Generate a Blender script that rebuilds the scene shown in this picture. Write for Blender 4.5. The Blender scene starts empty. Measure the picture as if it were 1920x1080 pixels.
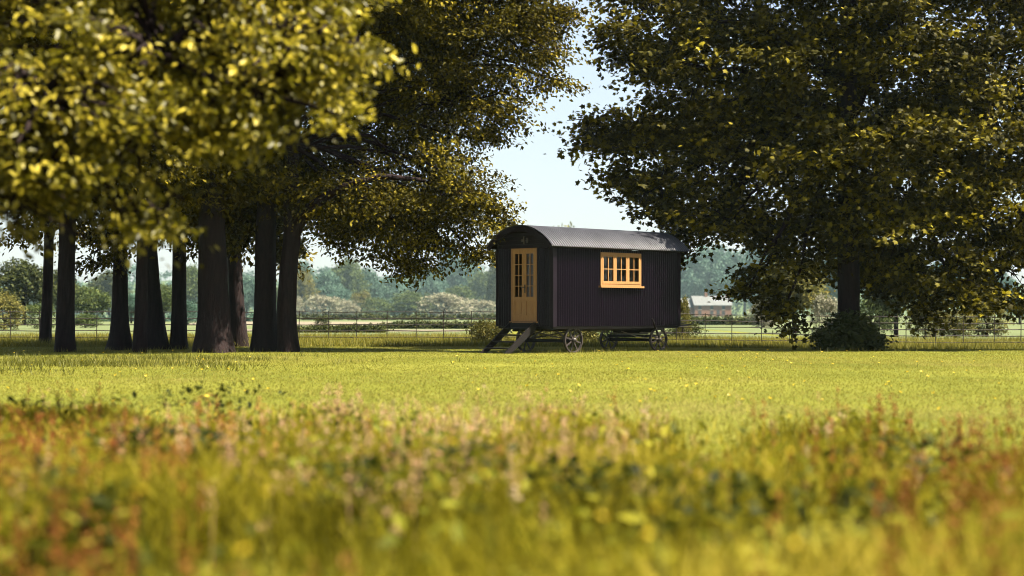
import bpy, math, random
import numpy as np
from mathutils import Vector, Matrix, Euler
R = math.radians
C = bpy.context.scene.collection
SC = bpy.context.scene
rng = np.random.default_rng(7)
random.seed(7)
# ------------------------------------------------------------------ camera, sky, sun, exposure
F = 3080.0            # focal length in pixels of a 1920 wide picture
EYE = 0.97            # camera height
HOR = 590.0           # horizon row
cd = bpy.data.cameras.new('camera'); cam = bpy.data.objects.new('camera', cd); C.objects.link(cam)
cam.location = (0, 0, EYE); cam.rotation_euler = (R(90), 0, 0)
cd.sensor_width = 36; cd.lens = F / 1920 * 36; cd.shift_y = (HOR - 540) / 1920
cd.clip_start = 0.1; cd.clip_end = 6000
cd.dof.use_dof = True; cd.dof.focus_distance = 41.8; cd.dof.aperture_fstop = 1.2
SC.camera = cam
SUN_AZ = 74.0         # degrees from straight behind the camera towards the right
SUN_EL = 59.0
w = bpy.data.worlds.new("World"); SC.world = w; w.use_nodes = True
nt = w.node_tree; bg = nt.nodes['Background']
sky = nt.nodes.new('ShaderNodeTexSky'); sky.sky_type = 'NISHITA'; sky.sun_disc = False
sky.sun_elevation = R(SUN_EL)
to_sun = Vector((math.sin(R(SUN_AZ)) * math.cos(R(SUN_EL)), -math.cos(R(SUN_AZ)) * math.cos(R(SUN_EL)), math.sin(R(SUN_EL))))
sky.sun_rotation = math.atan2(to_sun.x, to_sun.y)
sky.air_density = 1.0; sky.dust_density = 1.6; sky.ozone_density = 1.0; sky.altitude = 0
veil = nt.nodes.new('ShaderNodeMix'); veil.data_type = 'RGBA'; veil.inputs[0].default_value = .42      # thin high cloud over the whole sky
veil.inputs[7].default_value = (4.2, 4.35, 4.45, 1); nt.links.new(sky.outputs[0], veil.inputs[6]); nt.links.new(veil.outputs[2], bg.inputs[0]); bg.inputs[1].default_value = 0.039
sl = bpy.data.lights.new('sun', 'SUN'); so = bpy.data.objects.new('sun', sl); C.objects.link(so)
sl.energy = 5.0; sl.angle = R(0.5); sl.color = (1.0, 0.91, 0.72)
so.rotation_euler = (-to_sun).to_track_quat('-Z', 'Y').to_euler()
vs = SC.view_settings; vs.view_transform = 'Standard'; vs.look = 'None'; vs.gamma = 1; vs.exposure = 2.5
cy = SC.cycles; cy.use_denoising = True; cy.max_bounces = 6; cy.diffuse_bounces = 3; cy.glossy_bounces = 2
cy.transmission_bounces = 4; cy.transparent_max_bounces = 8; cy.volume_bounces = 0; cy.caustics_reflective = False; cy.caustics_refractive = False
cy.sample_clamp_indirect = 4; cy.filter_width = 1.0; cy.denoising_prefilter = 'ACCURATE'

def X(px, Y): return (px - 960.0) / F * Y
def Z(py, Y): return EYE + (HOR - py) / F * Y

# ------------------------------------------------------------------ helpers
def tag(o, label=None, cat=None, group=None, kind=None):
    if label: o['label'] = label
    if cat: o['category'] = cat
    if group: o['group'] = group
    if kind: o['kind'] = kind
    return o

def empty(name, loc=(0, 0, 0), rz=0.0):
    o = bpy.data.objects.new(name, None); C.objects.link(o); o.location = loc; o.rotation_euler = (0, 0, rz)
    o.empty_display_size = 0.2
    return o

def np_mesh(name, V, tris=None, quads=None, tint=None, smooth=False):
    me = bpy.data.meshes.new(name)
    V = np.asarray(V, dtype=np.float32)
    me.vertices.add(len(V)); me.vertices.foreach_set('co', V.ravel())
    parts = []; starts = []; off = 0
    for A, k in ((tris, 3), (quads, 4)):
        if A is None or len(A) == 0: continue
        A = np.asarray(A, dtype=np.int32)
        parts.append(A.ravel()); starts.append(off + np.arange(len(A), dtype=np.int32) * k); off += A.size
    li = np.concatenate(parts); ls = np.concatenate(starts)
    me.loops.add(len(li)); me.loops.foreach_set('vertex_index', li)
    me.polygons.add(len(ls)); me.polygons.foreach_set('loop_start', ls)
    if tint is not None:
        a = me.attributes.new('tint', 'FLOAT', 'POINT'); a.data.foreach_set('value', np.asarray(tint, dtype=np.float32))
    me.update(calc_edges=True)
    if smooth: me.polygons.foreach_set('use_smooth', np.ones(len(ls), dtype=bool))
    return me

def link(name, me, mat=None, parent=None, loc=None):
    o = bpy.data.objects.new(name, me); C.objects.link(o)
    if mat is not None:
        if len(me.materials) == 0: me.materials.append(mat)
        elif me.materials[0] != mat:
            o.material_slots[0].link = 'OBJECT'; o.material_slots[0].material = mat
    if parent is not None: o.parent = parent
    if loc is not None: o.location = loc
    return o

class MB:
    """collects shapes, then makes one mesh"""
    def __init__(s): s.v = []; s.f = []
    def add(s, V, Fc):
        b = len(s.v); s.v += [tuple(p) for p in V]; s.f += [tuple(i + b for i in f) for f in Fc]; return s
    def box(s, x0, x1, y0, y1, z0, z1):
        V = [(x, y, z) for z in (z0, z1) for y in (y0, y1) for x in (x0, x1)]
        return s.add(V, [(0, 2, 3, 1), (4, 5, 7, 6), (0, 1, 5, 4), (2, 6, 7, 3), (0, 4, 6, 2), (1, 3, 7, 5)])
    def bar(s, a, b, wdt, hgt, up=(0, 0, 1)):
        a = Vector(a); b = Vector(b); d = (b - a).normalized(); u = Vector(up)
        sd = d.cross(u).normalized(); u = sd.cross(d).normalized()
        V = [p + sd * i * wdt / 2 + u * j * hgt / 2 for p in (a, b) for j in (-1, 1) for i in (-1, 1)]
        return s.add(V, [(0, 1, 3, 2), (4, 6, 7, 5), (0, 4, 5, 1), (2, 3, 7, 6), (0, 2, 6, 4), (1, 5, 7, 3)])
    def tube(s, pts, rad, n=10, cap=True, lump=0.0, seed=0):
        pts = [Vector(p) for p in pts]; rr = rad if hasattr(rad, '__len__') else [rad] * len(pts)
        rd = random.Random(seed); V = []; Fc = []; ref = Vector((0.31, 0.95, 0.05))
        for i, p in enumerate(pts):
            d = (pts[min(i + 1, len(pts) - 1)] - pts[max(i - 1, 0)]).normalized()
            a = d.cross(ref)
            if a.length < 0.05: a = d.cross(Vector((1, 0, 0)))
            a.normalize(); b = d.cross(a)
            for k in range(n):
                t = 2 * math.pi * k / n; q = rr[i] * (1 + lump * (rd.random() - .5))
                V.append(p + a * math.cos(t) * q + b * math.sin(t) * q)
        for i in range(len(pts) - 1):
            for k in range(n):
                k2 = (k + 1) % n; Fc.append((i * n + k, i * n + k2, (i + 1) * n + k2, (i + 1) * n + k))
        if cap: Fc.append(tuple(range(n - 1, -1, -1))); Fc.append(tuple((len(pts) - 1) * n + k for k in range(n)))
        return s.add(V, Fc)
    def lathe(s, prof, c, axis='y', n=28, closed=True):
        """prof = (radius, offset along axis) list"""
        V = []; Fc = []; m = len(prof)
        for k in range(n):
            t = 2 * math.pi * k / n
            for r, h in prof:
                if axis == 'y': V.append((c[0] + r * math.cos(t), c[1] + h, c[2] + r * math.sin(t)))
                else: V.append((c[0] + r * math.cos(t), c[1] + r * math.sin(t), c[2] + h))
        for k in range(n):
            k2 = (k + 1) % n
            for j in range(m if closed else m - 1):
                j2 = (j + 1) % m; Fc.append((k * m + j, k * m + j2, k2 * m + j2, k2 * m + j))
        return s.add(V, Fc)
    def build(s, name, mat, parent=None, smooth=False):
        me = bpy.data.meshes.new(name); me.from_pydata(s.v, [], s.f); me.validate(); me.update()
        if smooth:
            me.polygons.foreach_set('use_smooth', np.ones(len(me.polygons), dtype=bool))
        return link(name, me, mat, parent)

# ------------------------------------------------------------------ materials
def new_mat(name):
    m = bpy.data.materials.new(name); m.use_nodes = True; n = m.node_tree; n.nodes.clear()
    out = n.nodes.new('ShaderNodeOutputMaterial'); return m, n, out

def noise(n, scale, detail=4, rough=.55, coord='Object', vec=None):
    t = n.nodes.new('ShaderNodeTexNoise'); t.inputs['Scale'].default_value = scale; t.inputs['Detail'].default_value = detail
    t.inputs['Roughness'].default_value = rough
    if vec is None:
        c = n.nodes.new('ShaderNodeTexCoord'); vec = c.outputs[coord]
    n.links.new(vec, t.inputs['Vector']); return t

K = .72   # one scale for all base colours, set against the exposure
def ramp(n, fac, stops):
    r = n.nodes.new('ShaderNodeValToRGB'); e = r.color_ramp.elements
    while len(e) < len(stops): e.new(.5)
    for k, (p, c) in enumerate(stops): e[k].position = p; e[k].color = (c[0] * K, c[1] * K, c[2] * K, 1)
    n.links.new(fac, r.inputs[0]); return r

def solid(name, c0, c1, scale=6, rough=.6, metal=0.0, spec=.4, bump=0.0, bscale=40, stretch=None):
    m, n, out = new_mat(name); b = n.nodes.new('ShaderNodeBsdfPrincipled'); n.links.new(b.outputs[0], out.inputs[0])
    vec = None
    if stretch:
        tc = n.nodes.new('ShaderNodeTexCoord'); mp = n.nodes.new('ShaderNodeMapping'); mp.inputs['Scale'].default_value = stretch
        n.links.new(tc.outputs['Object'], mp.inputs[0]); vec = mp.outputs[0]
    t = noise(n, scale, vec=vec); r = ramp(n, t.outputs[0], [(.3, c0), (.7, c1)]); n.links.new(r.outputs[0], b.inputs['Base Color'])
    b.inputs['Roughness'].default_value = rough; b.inputs['Metallic'].default_value = metal
    b.inputs['Specular IOR Level'].default_value = spec
    if bump:
        t2 = noise(n, bscale, vec=vec); bp = n.nodes.new('ShaderNodeBump'); bp.inputs['Strength'].default_value = bump
        bp.inputs['Distance'].default_value = .03; n.links.new(t2.outputs[0], bp.inputs['Height']); n.links.new(bp.outputs[0], b.inputs['Normal'])
    return m

def leafy(name, c0, c1, c2, trans=.35, rough=.42, spec=.45):
    """leaf / blade colour varies by the per-leaf attribute"""
    m, n, out = new_mat(name); b = n.nodes.new('ShaderNodeBsdfPrincipled'); tr = n.nodes.new('ShaderNodeBsdfTranslucent')
    mx = n.nodes.new('ShaderNodeMixShader'); mx.inputs[0].default_value = trans
    a = n.nodes.new('ShaderNodeAttribute'); a.attribute_name = 'tint'
    r = ramp(n, a.outputs['Fac'], [(0, c0), (.55, c1), (1, c2)])
    n.links.new(r.outputs[0], b.inputs['Base Color']); b.inputs['Roughness'].default_value = rough
    b.inputs['Specular IOR Level'].default_value = spec
    n.links.new(r.outputs[0], tr.inputs[0])
    n.links.new(b.outputs[0], mx.inputs[1]); n.links.new(tr.outputs[0], mx.inputs[2]); n.links.new(mx.outputs[0], out.inputs[0])
    return m

M = {}
M['iron'] = solid('black_painted_corrugated_iron', (.0038, .0014, .0052), (.0070, .0028, .0098), 3, .33, 0, .13, .04, 14)
M['trim'] = solid('black_painted_trim', (.006, .003, .0075), (.010, .0055, .012), 5, .45, 0, .18)
M['roof'] = solid('grey_corrugated_roof_iron', (.034, .035, .047), (.058, .060, .076), 2.2, .42, .0, .45, .05, 10)
M['oak'] = solid('honey_oak', (.30, .15, .055), (.38, .20, .08), 5, .5, 0, .35, .1, 18, stretch=(6, 6, .7))
M['dark_wood'] = solid('dark_stained_wood', (.0035, .0024, .0028), (.008, .0055, .006), 6, .55, 0, .25, .15, 22)
M['cast_iron'] = solid('weathered_cast_iron', (.022, .016, .017), (.05, .038, .038), 9, .5, .2, .5, .15, 30)
M['steel'] = solid('worn_steel_rod', (.10, .085, .08), (.18, .155, .14), 12, .45, .5, .5)
M['lining'] = solid('plywood_lining', (.20, .12, .06), (.26, .16, .08), 3, .7)
M['curtain'] = solid('beige_curtain', (.30, .24, .17), (.4, .32, .22), 8, .9)
M['bark'] = solid('dark_bark', (.006, .003, .004), (.022, .012, .012), 5, .9, 0, .15, .9, 9, stretch=(3.2, 3.2, .55))
M['fence'] = solid('rusty_black_rail', (.014, .009, .009), (.03, .02, .018), 12, .6, .2, .4)
M['brick'] = solid('far_brick', (.13, .06, .04), (.20, .10, .065), 2, .9)
M['slate'] = solid('far_slate', (.05, .056, .06), (.08, .088, .093), 1.2, .6)
M['render'] = solid('pale_render', (.3, .28, .25), (.36, .33, .3), 1, .9)
M['winframe'] = solid('dark_window', (.03, .03, .035), (.05, .05, .055), 3, .2)
M['hill'] = solid('far_woodland', (.03, .05, .02), (.09, .12, .05), .03, .95, 0, .1)
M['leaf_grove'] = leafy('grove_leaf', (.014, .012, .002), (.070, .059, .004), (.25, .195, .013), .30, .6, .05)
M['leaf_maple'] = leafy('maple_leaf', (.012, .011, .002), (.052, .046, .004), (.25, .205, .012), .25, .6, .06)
M['leaf_near'] = leafy('near_leaf', (.026, .025, .002), (.16, .142, .008), (.78, .63, .075), .45, .45, .3)
M['leaf_dark'] = leafy('dark_leaf', (.020, .030, .008), (.045, .055, .014), (.08, .085, .02), .2, .6, .08)
M['leaf_mid'] = leafy('mid_leaf', (.035, .055, .018), (.075, .105, .03), (.13, .15, .045), .25, .6, .08)
M['leaf_olive'] = leafy('olive_leaf', (.06, .062, .014), (.13, .125, .03), (.23, .19, .05), .3, .6, .08)
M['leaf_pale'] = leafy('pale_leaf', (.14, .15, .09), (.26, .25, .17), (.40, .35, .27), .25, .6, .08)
M['leaf_hazed'] = leafy('haze_tinted_leaf', (.035, .075, .055), (.075, .14, .105), (.14, .21, .155), .25, .7, .05)  # far foliage: distance haze put into the leaf colour as a paler teal
M['grass'] = leafy('meadow_grass', (.045, .042, .002), (.225, .195, .008), (.50, .39, .06), .34, .7, .06)
M['lawn_grass'] = leafy('lawn_grass', (.12, .122, .015), (.22, .21, .036), (.35, .315, .088), .48, .7, .04)
M['rough_grass'] = leafy('rough_grass', (.08, .09, .012), (.19, .175, .022), (.32, .26, .05), .35, .6, .2)
M['sorrel'] = leafy('sorrel_seed', (.16, .045, .008), (.28, .11, .020), (.42, .22, .075), .3, .7, .15)
M['pinkseed'] = leafy('pink_seed', (.34, .17, .08), (.46, .28, .16), (.56, .42, .26), .3, .7, .15)
M['herb'] = leafy('herb_leaf', (.016, .022, .003), (.13, .14, .010), (.28, .25, .02), .35, .6, .08)
M['petal'] = leafy('yellow_petal', (.75, .5, .01), (.8, .55, .02), (.8, .6, .03), .3, .4)

def ground_mat(name, cols, big=.12, small=6):
    m, n, out = new_mat(name); b = n.nodes.new('ShaderNodeBsdfPrincipled'); n.links.new(b.outputs[0], out.inputs[0])
    t1 = noise(n, big, 5); t2 = noise(n, small, 6, .7); t3 = noise(n, small * 9, 4, .7)
    mx = n.nodes.new('ShaderNodeMath'); mx.operation = 'MULTIPLY_ADD'; mx.inputs[1].default_value = .5
    n.links.new(t2.outputs[0], mx.inputs[0])
    m2 = n.nodes.new('ShaderNodeMath'); m2.operation = 'MULTIPLY'; m2.inputs[1].default_value = .5
    n.links.new(t1.outputs[0], m2.inputs[0]); n.links.new(m2.outputs[0], mx.inputs[2])
    r = ramp(n, mx.outputs[0], [(.34, cols[0]), (.5, cols[1]), (.66, cols[2])]); n.links.new(r.outputs[0], b.inputs['Base Color'])
    b.inputs['Roughness'].default_value = .95; b.inputs['Specular IOR Level'].default_value = .1
    bp = n.nodes.new('ShaderNodeBump'); bp.inputs['Strength'].default_value = .7; bp.inputs['Distance'].default_value = .04
    n.links.new(t3.outputs[0], bp.inputs['Height']); n.links.new(bp.outputs[0], b.inputs['Normal'])
    return m
M['ground'] = ground_mat('lawn_ground', [(.06, .075, .008), (.14, .145, .016), (.22, .205, .04)])
M['field_green'] = ground_mat('field_green', [(.065, .085, .038), (.095, .115, .05), (.125, .14, .065)], .03, .6)
M['field_beige'] = ground_mat('field_beige', [(.13, .11, .08), (.16, .135, .10), (.185, .16, .12)], .03, .6)

def glass_mat():
    m, n, out = new_mat('window_glass'); tr = n.nodes.new('ShaderNodeBsdfTransparent'); gl = n.nodes.new('ShaderNodeBsdfGlossy')
    tr.inputs[0].default_value = (.75, .78, .8, 1); gl.inputs['Roughness'].default_value = .03
    fr = n.nodes.new('ShaderNodeFresnel'); fr.inputs[0].default_value = 1.5
    mx = n.nodes.new('ShaderNodeMixShader'); n.links.new(fr.outputs[0], mx.inputs[0])
    n.links.new(tr.outputs[0], mx.inputs[1]); n.links.new(gl.outputs[0], mx.inputs[2]); n.links.new(mx.outputs[0], out.inputs[0])
    return m
M['glass'] = glass_mat()

# ------------------------------------------------------------------ terrain
def gz(x, y):
    """ground height"""
    x = np.asarray(x, dtype=float); y = np.asarray(y, dtype=float)
    k = np.clip((y - 44) / 10, 0, 1); k = k * k * (3 - 2 * k)
    fall = -.0125 * np.clip(x, 0, 14) * k
    near = np.clip(1 - y / 34, 0, 1)
    und = .025 * np.sin(x * .55 + y * .31) * np.sin(y * .23 + 1) * np.clip((38 - y) / 10, 0, 1)
    return fall + und

def grid_sheet(xs, ys, zfun):
    GX, GY = np.meshgrid(xs, ys); GZ = zfun(GX, GY)
    V = np.stack([GX.ravel(), GY.ravel(), GZ.ravel()], 1); nx = len(xs); ny = len(ys)
    i = np.arange(nx * ny).reshape(ny, nx)
    Q = np.stack([i[:-1, :-1].ravel(), i[:-1, 1:].ravel(), i[1:, 1:].ravel(), i[1:, :-1].ravel()], 1)
    return V, Q
xs = np.concatenate([[-1980, -600, -300, -150, -80], np.linspace(-40, 40, 81), [80, 150, 300, 600, 1980]])
ys = np.concatenate([[-58, -20, -5], np.linspace(0, 60, 61), [70, 85, 110, 150, 220, 320, 500, 800, 1300, 1880]])
V, Q = grid_sheet(xs, ys, gz)
tag(link('ground', np_mesh('ground', V, quads=Q, smooth=True), M['ground']), kind='structure')
def field(name, pts, z, mat):
    a, b_, c, d = [np.array(p, dtype=float) for p in pts]; n = 40; V = []
    for j in range(n + 1):
        v = (j / n) ** 2
        for i in range(n + 1):
            u = i / n; p = (a * (1 - u) + b_ * u) * (1 - v) + (d * (1 - u) + c * u) * v; V.append((p[0], p[1], float(gz(p[0], p[1])) + z))
    i = np.arange((n + 1) ** 2).reshape(n + 1, n + 1)
    tag(link(name, np_mesh(name, V, quads=np.stack([i[:-1, :-1].ravel(), i[:-1, 1:].ravel(), i[1:, 1:].ravel(), i[1:, :-1].ravel()], 1)), mat), kind='structure')
FZ = -.165
# fields behind the fence (their ground dips a hand's breadth below the lawn at most)
field('pasture', [(-300, 72), (0, 72), (0, 1250), (-900, 1250)], .008, M['field_green'])
field('pasture', [(15, 72), (300, 72), (900, 1250), (15, 1250)], .008, M['field_green'])
field('pasture', [(1, 76), (14, 76), (14, 1250), (1, 1250)], .012, M['field_green'])
field('stubble_field', [(-32, 150), (-1, 142), (-1, 215), (-42, 228)], .014, M['field_beige'])
field('stubble_field', [(-18, 96), (-3, 92), (-2.5, 104), (-20, 109)], .018, M['field_beige'])

# distant wooded hill
xs = np.linspace(-1900, 1900, 330); ys = np.linspace(1350, 1800, 14)
hh = np.array([sum(a * math.sin(x * f + p) for a, f, p in ((5, .006, 1), (2.2, .021, 2), (1.1, .06, .4), (.8, .17, 1.1), (.6, .4, 2))) for x in xs])
def hz(gx, gy):
    prof = np.sin(np.clip((gy - 1350) / 450, 0, 1) * math.pi) ** .7
    base = np.interp(gx.ravel(), xs, hh).reshape(gx.shape)
    return -1 + prof * np.maximum(4, 36 + base + (np.random.default_rng(3).random(gx.shape) - .5) * 1.6)
V, Q = grid_sheet(xs, ys, hz)
tag(link('hills', np_mesh('hills', V, quads=Q, smooth=True), M['hill']), kind='structure')

# ------------------------------------------------------------------ foliage
T_RHOMB = (np.array([(0, 0, 0), (.5, .30, .09), (1, 0, -.06), (.5, -.30, .09)]), np.array([(0, 2, 1), (0, 3, 2)]), None)
T_OVAL = (np.array([(0, 0, 0), (.3, .25, .08), (.7, .21, .06), (1, 0, -.1), (.7, -.21, .06), (.3, -.25, .08)]), None, np.array([(0, 3, 2, 1), (0, 5, 4, 3)]))
_o = [(0, 0), (.08, .20), (.02, .46), (.28, .34), (.56, .56), (.60, .24), (1, 0), (.60, -.24), (.56, -.56), (.28, -.34), (.02, -.46), (.08, -.20)]
T_MAPLE = (np.array([(.36, 0, .05)] + [(a, b, -.10 * abs(b) - .05 * a) for a, b in _o]), np.array([(0, 1 + k, 1 + (k + 1) % 12) for k in range(12)]), None)

def unit(a): return a / np.maximum(np.linalg.norm(a, axis=1, keepdims=True), 1e-6)

def leaf_cloud(P, D, N, size, T, tint):
    D = unit(D); S = unit(np.cross(N, D)); N = np.cross(D, S)
    tv, tt, tq = T; k = len(tv); n = len(P)
    V = P[:, None, :] + size[:, None, None] * (tv[None, :, 0:1] * D[:, None, :] + tv[None, :, 1:2] * S[:, None, :] + tv[None, :, 2:3] * N[:, None, :])
    base = (np.arange(n) * k)[:, None, None]
    tr = (tt[None] + base).reshape(-1, 3) if tt is not None else None
    qu = (tq[None] + base).reshape(-1, 4) if tq is not None else None
    return V.reshape(-1, 3), tr, qu, np.repeat(tint, k)

def crown_tips(lobes, n, rg, inner=.35, clump=0, tight=1.0):
    L = np.array(lobes, dtype=float); wgt = (L[:, 3] * L[:, 4] + L[:, 4] * L[:, 5] + L[:, 3] * L[:, 5]); wgt /= wgt.sum()
    idx = rg.choice(len(L), n, p=wgt); d = unit(rg.normal(size=(n, 3)))
    r = inner + (1 - inner) * rg.random(n) ** .45
    lump = 1 + .22 * np.sin(d[:, 0] * 7 + idx) * np.sin(d[:, 2] * 6 + idx * 2) + .12 * rg.normal(size=n)
    tip = L[idx, :3] + d * L[idx, 3:6] * (r * lump)[:, None]
    if clump:                                                   # sprays gather on boughs, in flat tiers with gaps between
        k = max(1, n // clump); g = np.arange(n) % k; rad = L[idx, 3:6].mean(axis=1)
        tip = tip[g] + rg.normal(size=(n, 3)) * np.array([.32, .32, .17]) * np.clip(rad[g], .5, 1.3)[:, None] * tight + np.array([0, 0, -.05])
        idx = idx[g]; d = d[g]
    return idx, tip, d

def crown_mesh(name, lobes, n_tip, per, leaf, T, seed, spread=.3, flat=.4, droop=.35, inner=.35, upright=1.0, clump=0, tight=1.0):
    rg = np.random.default_rng(seed)
    idx, tip, d = crown_tips(lobes, n_tip, rg, inner, clump, tight)
    m = n_tip * per
    out = d * np.array([1, 1, .3]); out = unit(out + rg.normal(size=d.shape) * .25)
    t = rg.random((n_tip, per))                                 # position along the spray
    off = out[:, None, :] * ((t - .5) * spread * 2.2)[:, :, None] + rg.normal(size=(n_tip, per, 3)) * np.array([spread, spread, spread * flat]) * .6
    off[:, :, 2] -= droop * spread * t ** 2 * 1.6
    P = (tip[:, None, :] + off).reshape(m, 3)
    D = (out[:, None, :] * .7 + rg.normal(size=(n_tip, per, 3)) * .6 + np.array([0, 0, -droop])).reshape(m, 3)
    N = rg.normal(size=(m, 3)) * .55 + np.array([0, 0, upright])
    tint = np.clip(np.repeat(rg.random(n_tip) * .7, per) + rg.random(m) * .4 - .05, 0, 1)
    size = leaf * (.6 + .7 * rg.random(m))
    V, tr, qu, ti = leaf_cloud(P, D, N, size, T, tint)
    return np_mesh(name, V, tr, qu, ti), tip, idx

def twigs(b, lobes, tips, idx, limit, r=.012, seed=0):
    rd = random.Random(seed); L = lobes; sel = list(range(len(tips))); rd.shuffle(sel)
    for k in sel[:limit]:
        c = Vector(L[idx[k]][:3]); t = Vector(tips[k]); a = c.lerp(t, .15 + .3 * rd.random())
        mid = a.lerp(t, .5) + Vector((rd.uniform(-.1, .1), rd.uniform(-.1, .1), rd.uniform(.02, .16)))
        b.tube([a, mid, t], [r * 2, r * 1.4, r * .6], 4, False)

def limb(b, a, c, r0, r1, seed, sag=.12, n=7):
    r1 = min(r1, r0 * .6); rd = random.Random(seed); a = Vector(a); c = Vector(c); ln = (c - a).length; pts = []; rr = []
    for i in range(n):
        t = i / (n - 1); p = a.lerp(c, t); p.z += math.sin(t * math.pi) * sag * ln
        if 0 < i < n - 1: p += Vector((rd.uniform(-1, 1), rd.uniform(-1, 1), rd.uniform(-1, 1))) * .035 * ln
        pts.append(p); rr.append(r0 + (r1 - r0) * t ** .8)
    b.tube(pts, rr, 8, False, .12, seed)

def trunk(b, path, r0, r1, flare, seed, n=18, lean=None):
    """path of points; root flare with buttresses at the bottom"""
    rd = random.Random(seed); P = [Vector(p) for p in path]; K = 26; V = []; Fc = []
    ph = [rd.uniform(0, 6.28) for _ in range(4)]
    tot = P[-1].z - P[0].z
    for i in range(K + 1):
        t = (i / K) ** 1.6; z = P[0].z + t * tot
        j = 0
        while j < len(P) - 2 and P[j + 1].z < z: j += 1
        u = (z - P[j].z) / max(1e-6, P[j + 1].z - P[j].z); c = P[j].lerp(P[j + 1], u); h = z - P[0].z
        rb = r0 + (r1 - r0) * t
        for k in range(n):
            a = 2 * math.pi * k / n
            fl = flare * math.exp(-max(h, 0) / .55) * 1.35 * (.75 + .45 * math.sin(3 * a + ph[0]) + .25 * math.sin(5 * a + ph[1]))
            q = rb * (1 + .05 * math.sin(4 * a + ph[2] + h * .5) + .04 * math.sin(7 * a + ph[3] - h * .9) + .03 * rd.uniform(-1, 1)) + rb * fl
            V.append((c.x + q * math.cos(a), c.y + q * math.sin(a), c.z))
    for i in range(K):
        for k in range(n):
            k2 = (k + 1) % n; Fc.append((i * n + k, i * n + k2, (i + 1) * n + k2, (i + 1) * n + k))
    Fc.append(tuple(K * n + k for k in range(n)))
    b.add(V, Fc)

def P3(px, py, Y, rx, rz, ry): # a lobe from picture place, depth and size
    return (X(px, Y), Y, Z(py, Y), rx * Y / F, ry, rz * Y / F)

def shift(lobes, o): return [(l[0] - o[0], l[1] - o[1], l[2] - o[2], *l[3:]) for l in lobes]

def big_tree(name, label, base, path, r0, r1, flare, lobes, n_tip, per, leaf, T, mat, seed, limit=500, spread=.3, group=None, droop=.35, inner=.35, forks=None, limb_r=.09, clump=10, tight=1.0):
    o = (base[0], base[1], float(gz(base[0], base[1])) - .04)
    root = empty(name, o); tag(root, label, 'tree', group)
    lo = shift(lobes, o)
    me, tips, idx = crown_mesh('crown', lo, n_tip, per, leaf, T, seed, spread, droop=droop, inner=inner, clump=clump, tight=tight)
    b = MB(); lp = [Vector(p) - Vector(o) for p in path]
    trunk(b, lp, r0, r1, flare, seed)
    top = lp[-1]
    for k, l in enumerate(lo):
        c = Vector(l[:3]); zz = min(max(c.z - 1.8, lp[0].z + .55 * top.z), top.z - .1); j = 0
        while j < len(lp) - 2 and lp[j + 1].z < zz: j += 1
        a = lp[j].lerp(lp[j + 1], (zz - lp[j].z) / (lp[j + 1].z - lp[j].z))
        limb(b, a, c, limb_r * (1 if (c - a).length > 2 else .7), .03, seed * 31 + k)
    if forks:
        for k, (pts, ra, rb) in enumerate(forks):
            q = [Vector(p) - Vector(o) for p in pts]; n = len(q)
            b.tube(q, [ra + (rb - ra) * i / (n - 1) for i in range(n)], 12, False, .08, seed + k)
    twigs(b, lo, tips, idx, limit, seed=seed)
    b.build('trunk', M['bark'], root, True)
    link('crown', me, mat, root)
    return root

# ------------------------------------------------------------------ the grove on the left
# (px at foot, foot row, px at the fork, width px, label)
grove = [
 (84, 648, 92, 20, .25, 'slim dark trunk at the left edge of the grove, behind a thicker one'),
 (121, 660, 126, 34, .30, 'thick trunk at the left end of the grove beside a slimmer one'),
 (222, 657, 227, 28, .75, 'dark tree with broadly flared roots standing apart in the left half of the grove'),
 (261, 661, 268, 23, .25, 'thin straight tree in the grove touching a leaning flared trunk'),
 (297, 655, 280, 30, .65, 'tree leaning left with flared foot, right behind a thin straight trunk in the grove'),
 (335, 655, 336, 28, .30, 'medium straight trunk standing just left of the thickest tree of the grove'),
 (404, 661, 396, 58, .45, 'thickest tree of the grove with a massive dark trunk'),
 (450, 650, 438, 28, .55, 'dark tree pressed against the right side of the thickest trunk in the grove'),
 (495, 659, 498, 44, .30, 'second thickest tree of the grove with a straight column-like trunk'),
]
for k, (px, py, pt, wd, fl, label) in enumerate(grove):
    Y = EYE * F / (py - HOR); x0 = X(px, Y); xt = X(pt, Y)
    hgt = 9.5 + (k * 37 % 5) * .3; r0 = wd * Y / F / 2
    path = [(x0, Y, -.05), (x0 + (xt - x0) * .6, Y, 1.6), (xt, Y, 3.2), (xt + .1 * math.sin(k), Y + .1, 6), (xt + .2 * math.sin(k * 2), Y + .2, hgt)]
    rg = random.Random(100 + k); lobes = []
    for j in range(4):                                         # skirt of the crown, then the mass above
        lobes.append((xt + rg.uniform(-1.3, 1.3), Y + rg.uniform(-2.4, 1.6), rg.uniform(4.6, 6.0), rg.uniform(1.0, 1.5), rg.uniform(1.0, 1.6), rg.uniform(.8, 1.3)))
    for j in range(5):
        lobes.append((xt + rg.uniform(-1.6, 1.6), Y + rg.uniform(-4.2, 1.5), rg.uniform(7.2, 11.8), rg.uniform(1.4, 2.0), rg.uniform(1.5, 2.2), rg.uniform(1.1, 1.7)))
    lobes.append((xt + rg.uniform(-.5, .5), Y + 1.6, 3.7 + .5 * rg.random(), 1.1, 1.0, .9)); lobes += [(xt + rg.uniform(-1.3, 1.3), Y + rg.uniform(1.2, 2.6), 3.0 + 1.0 * rg.random(), .65, .6, .55) for _ in range(3)]
    big_tree('grove_tree', label, (x0, Y), path, r0, r0 * .55, fl, lobes, 1250, 24, .15, T_RHOMB, M['leaf_grove'], 20 + k, 160, .33, 'trees of the grove', inner=.25)

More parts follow.
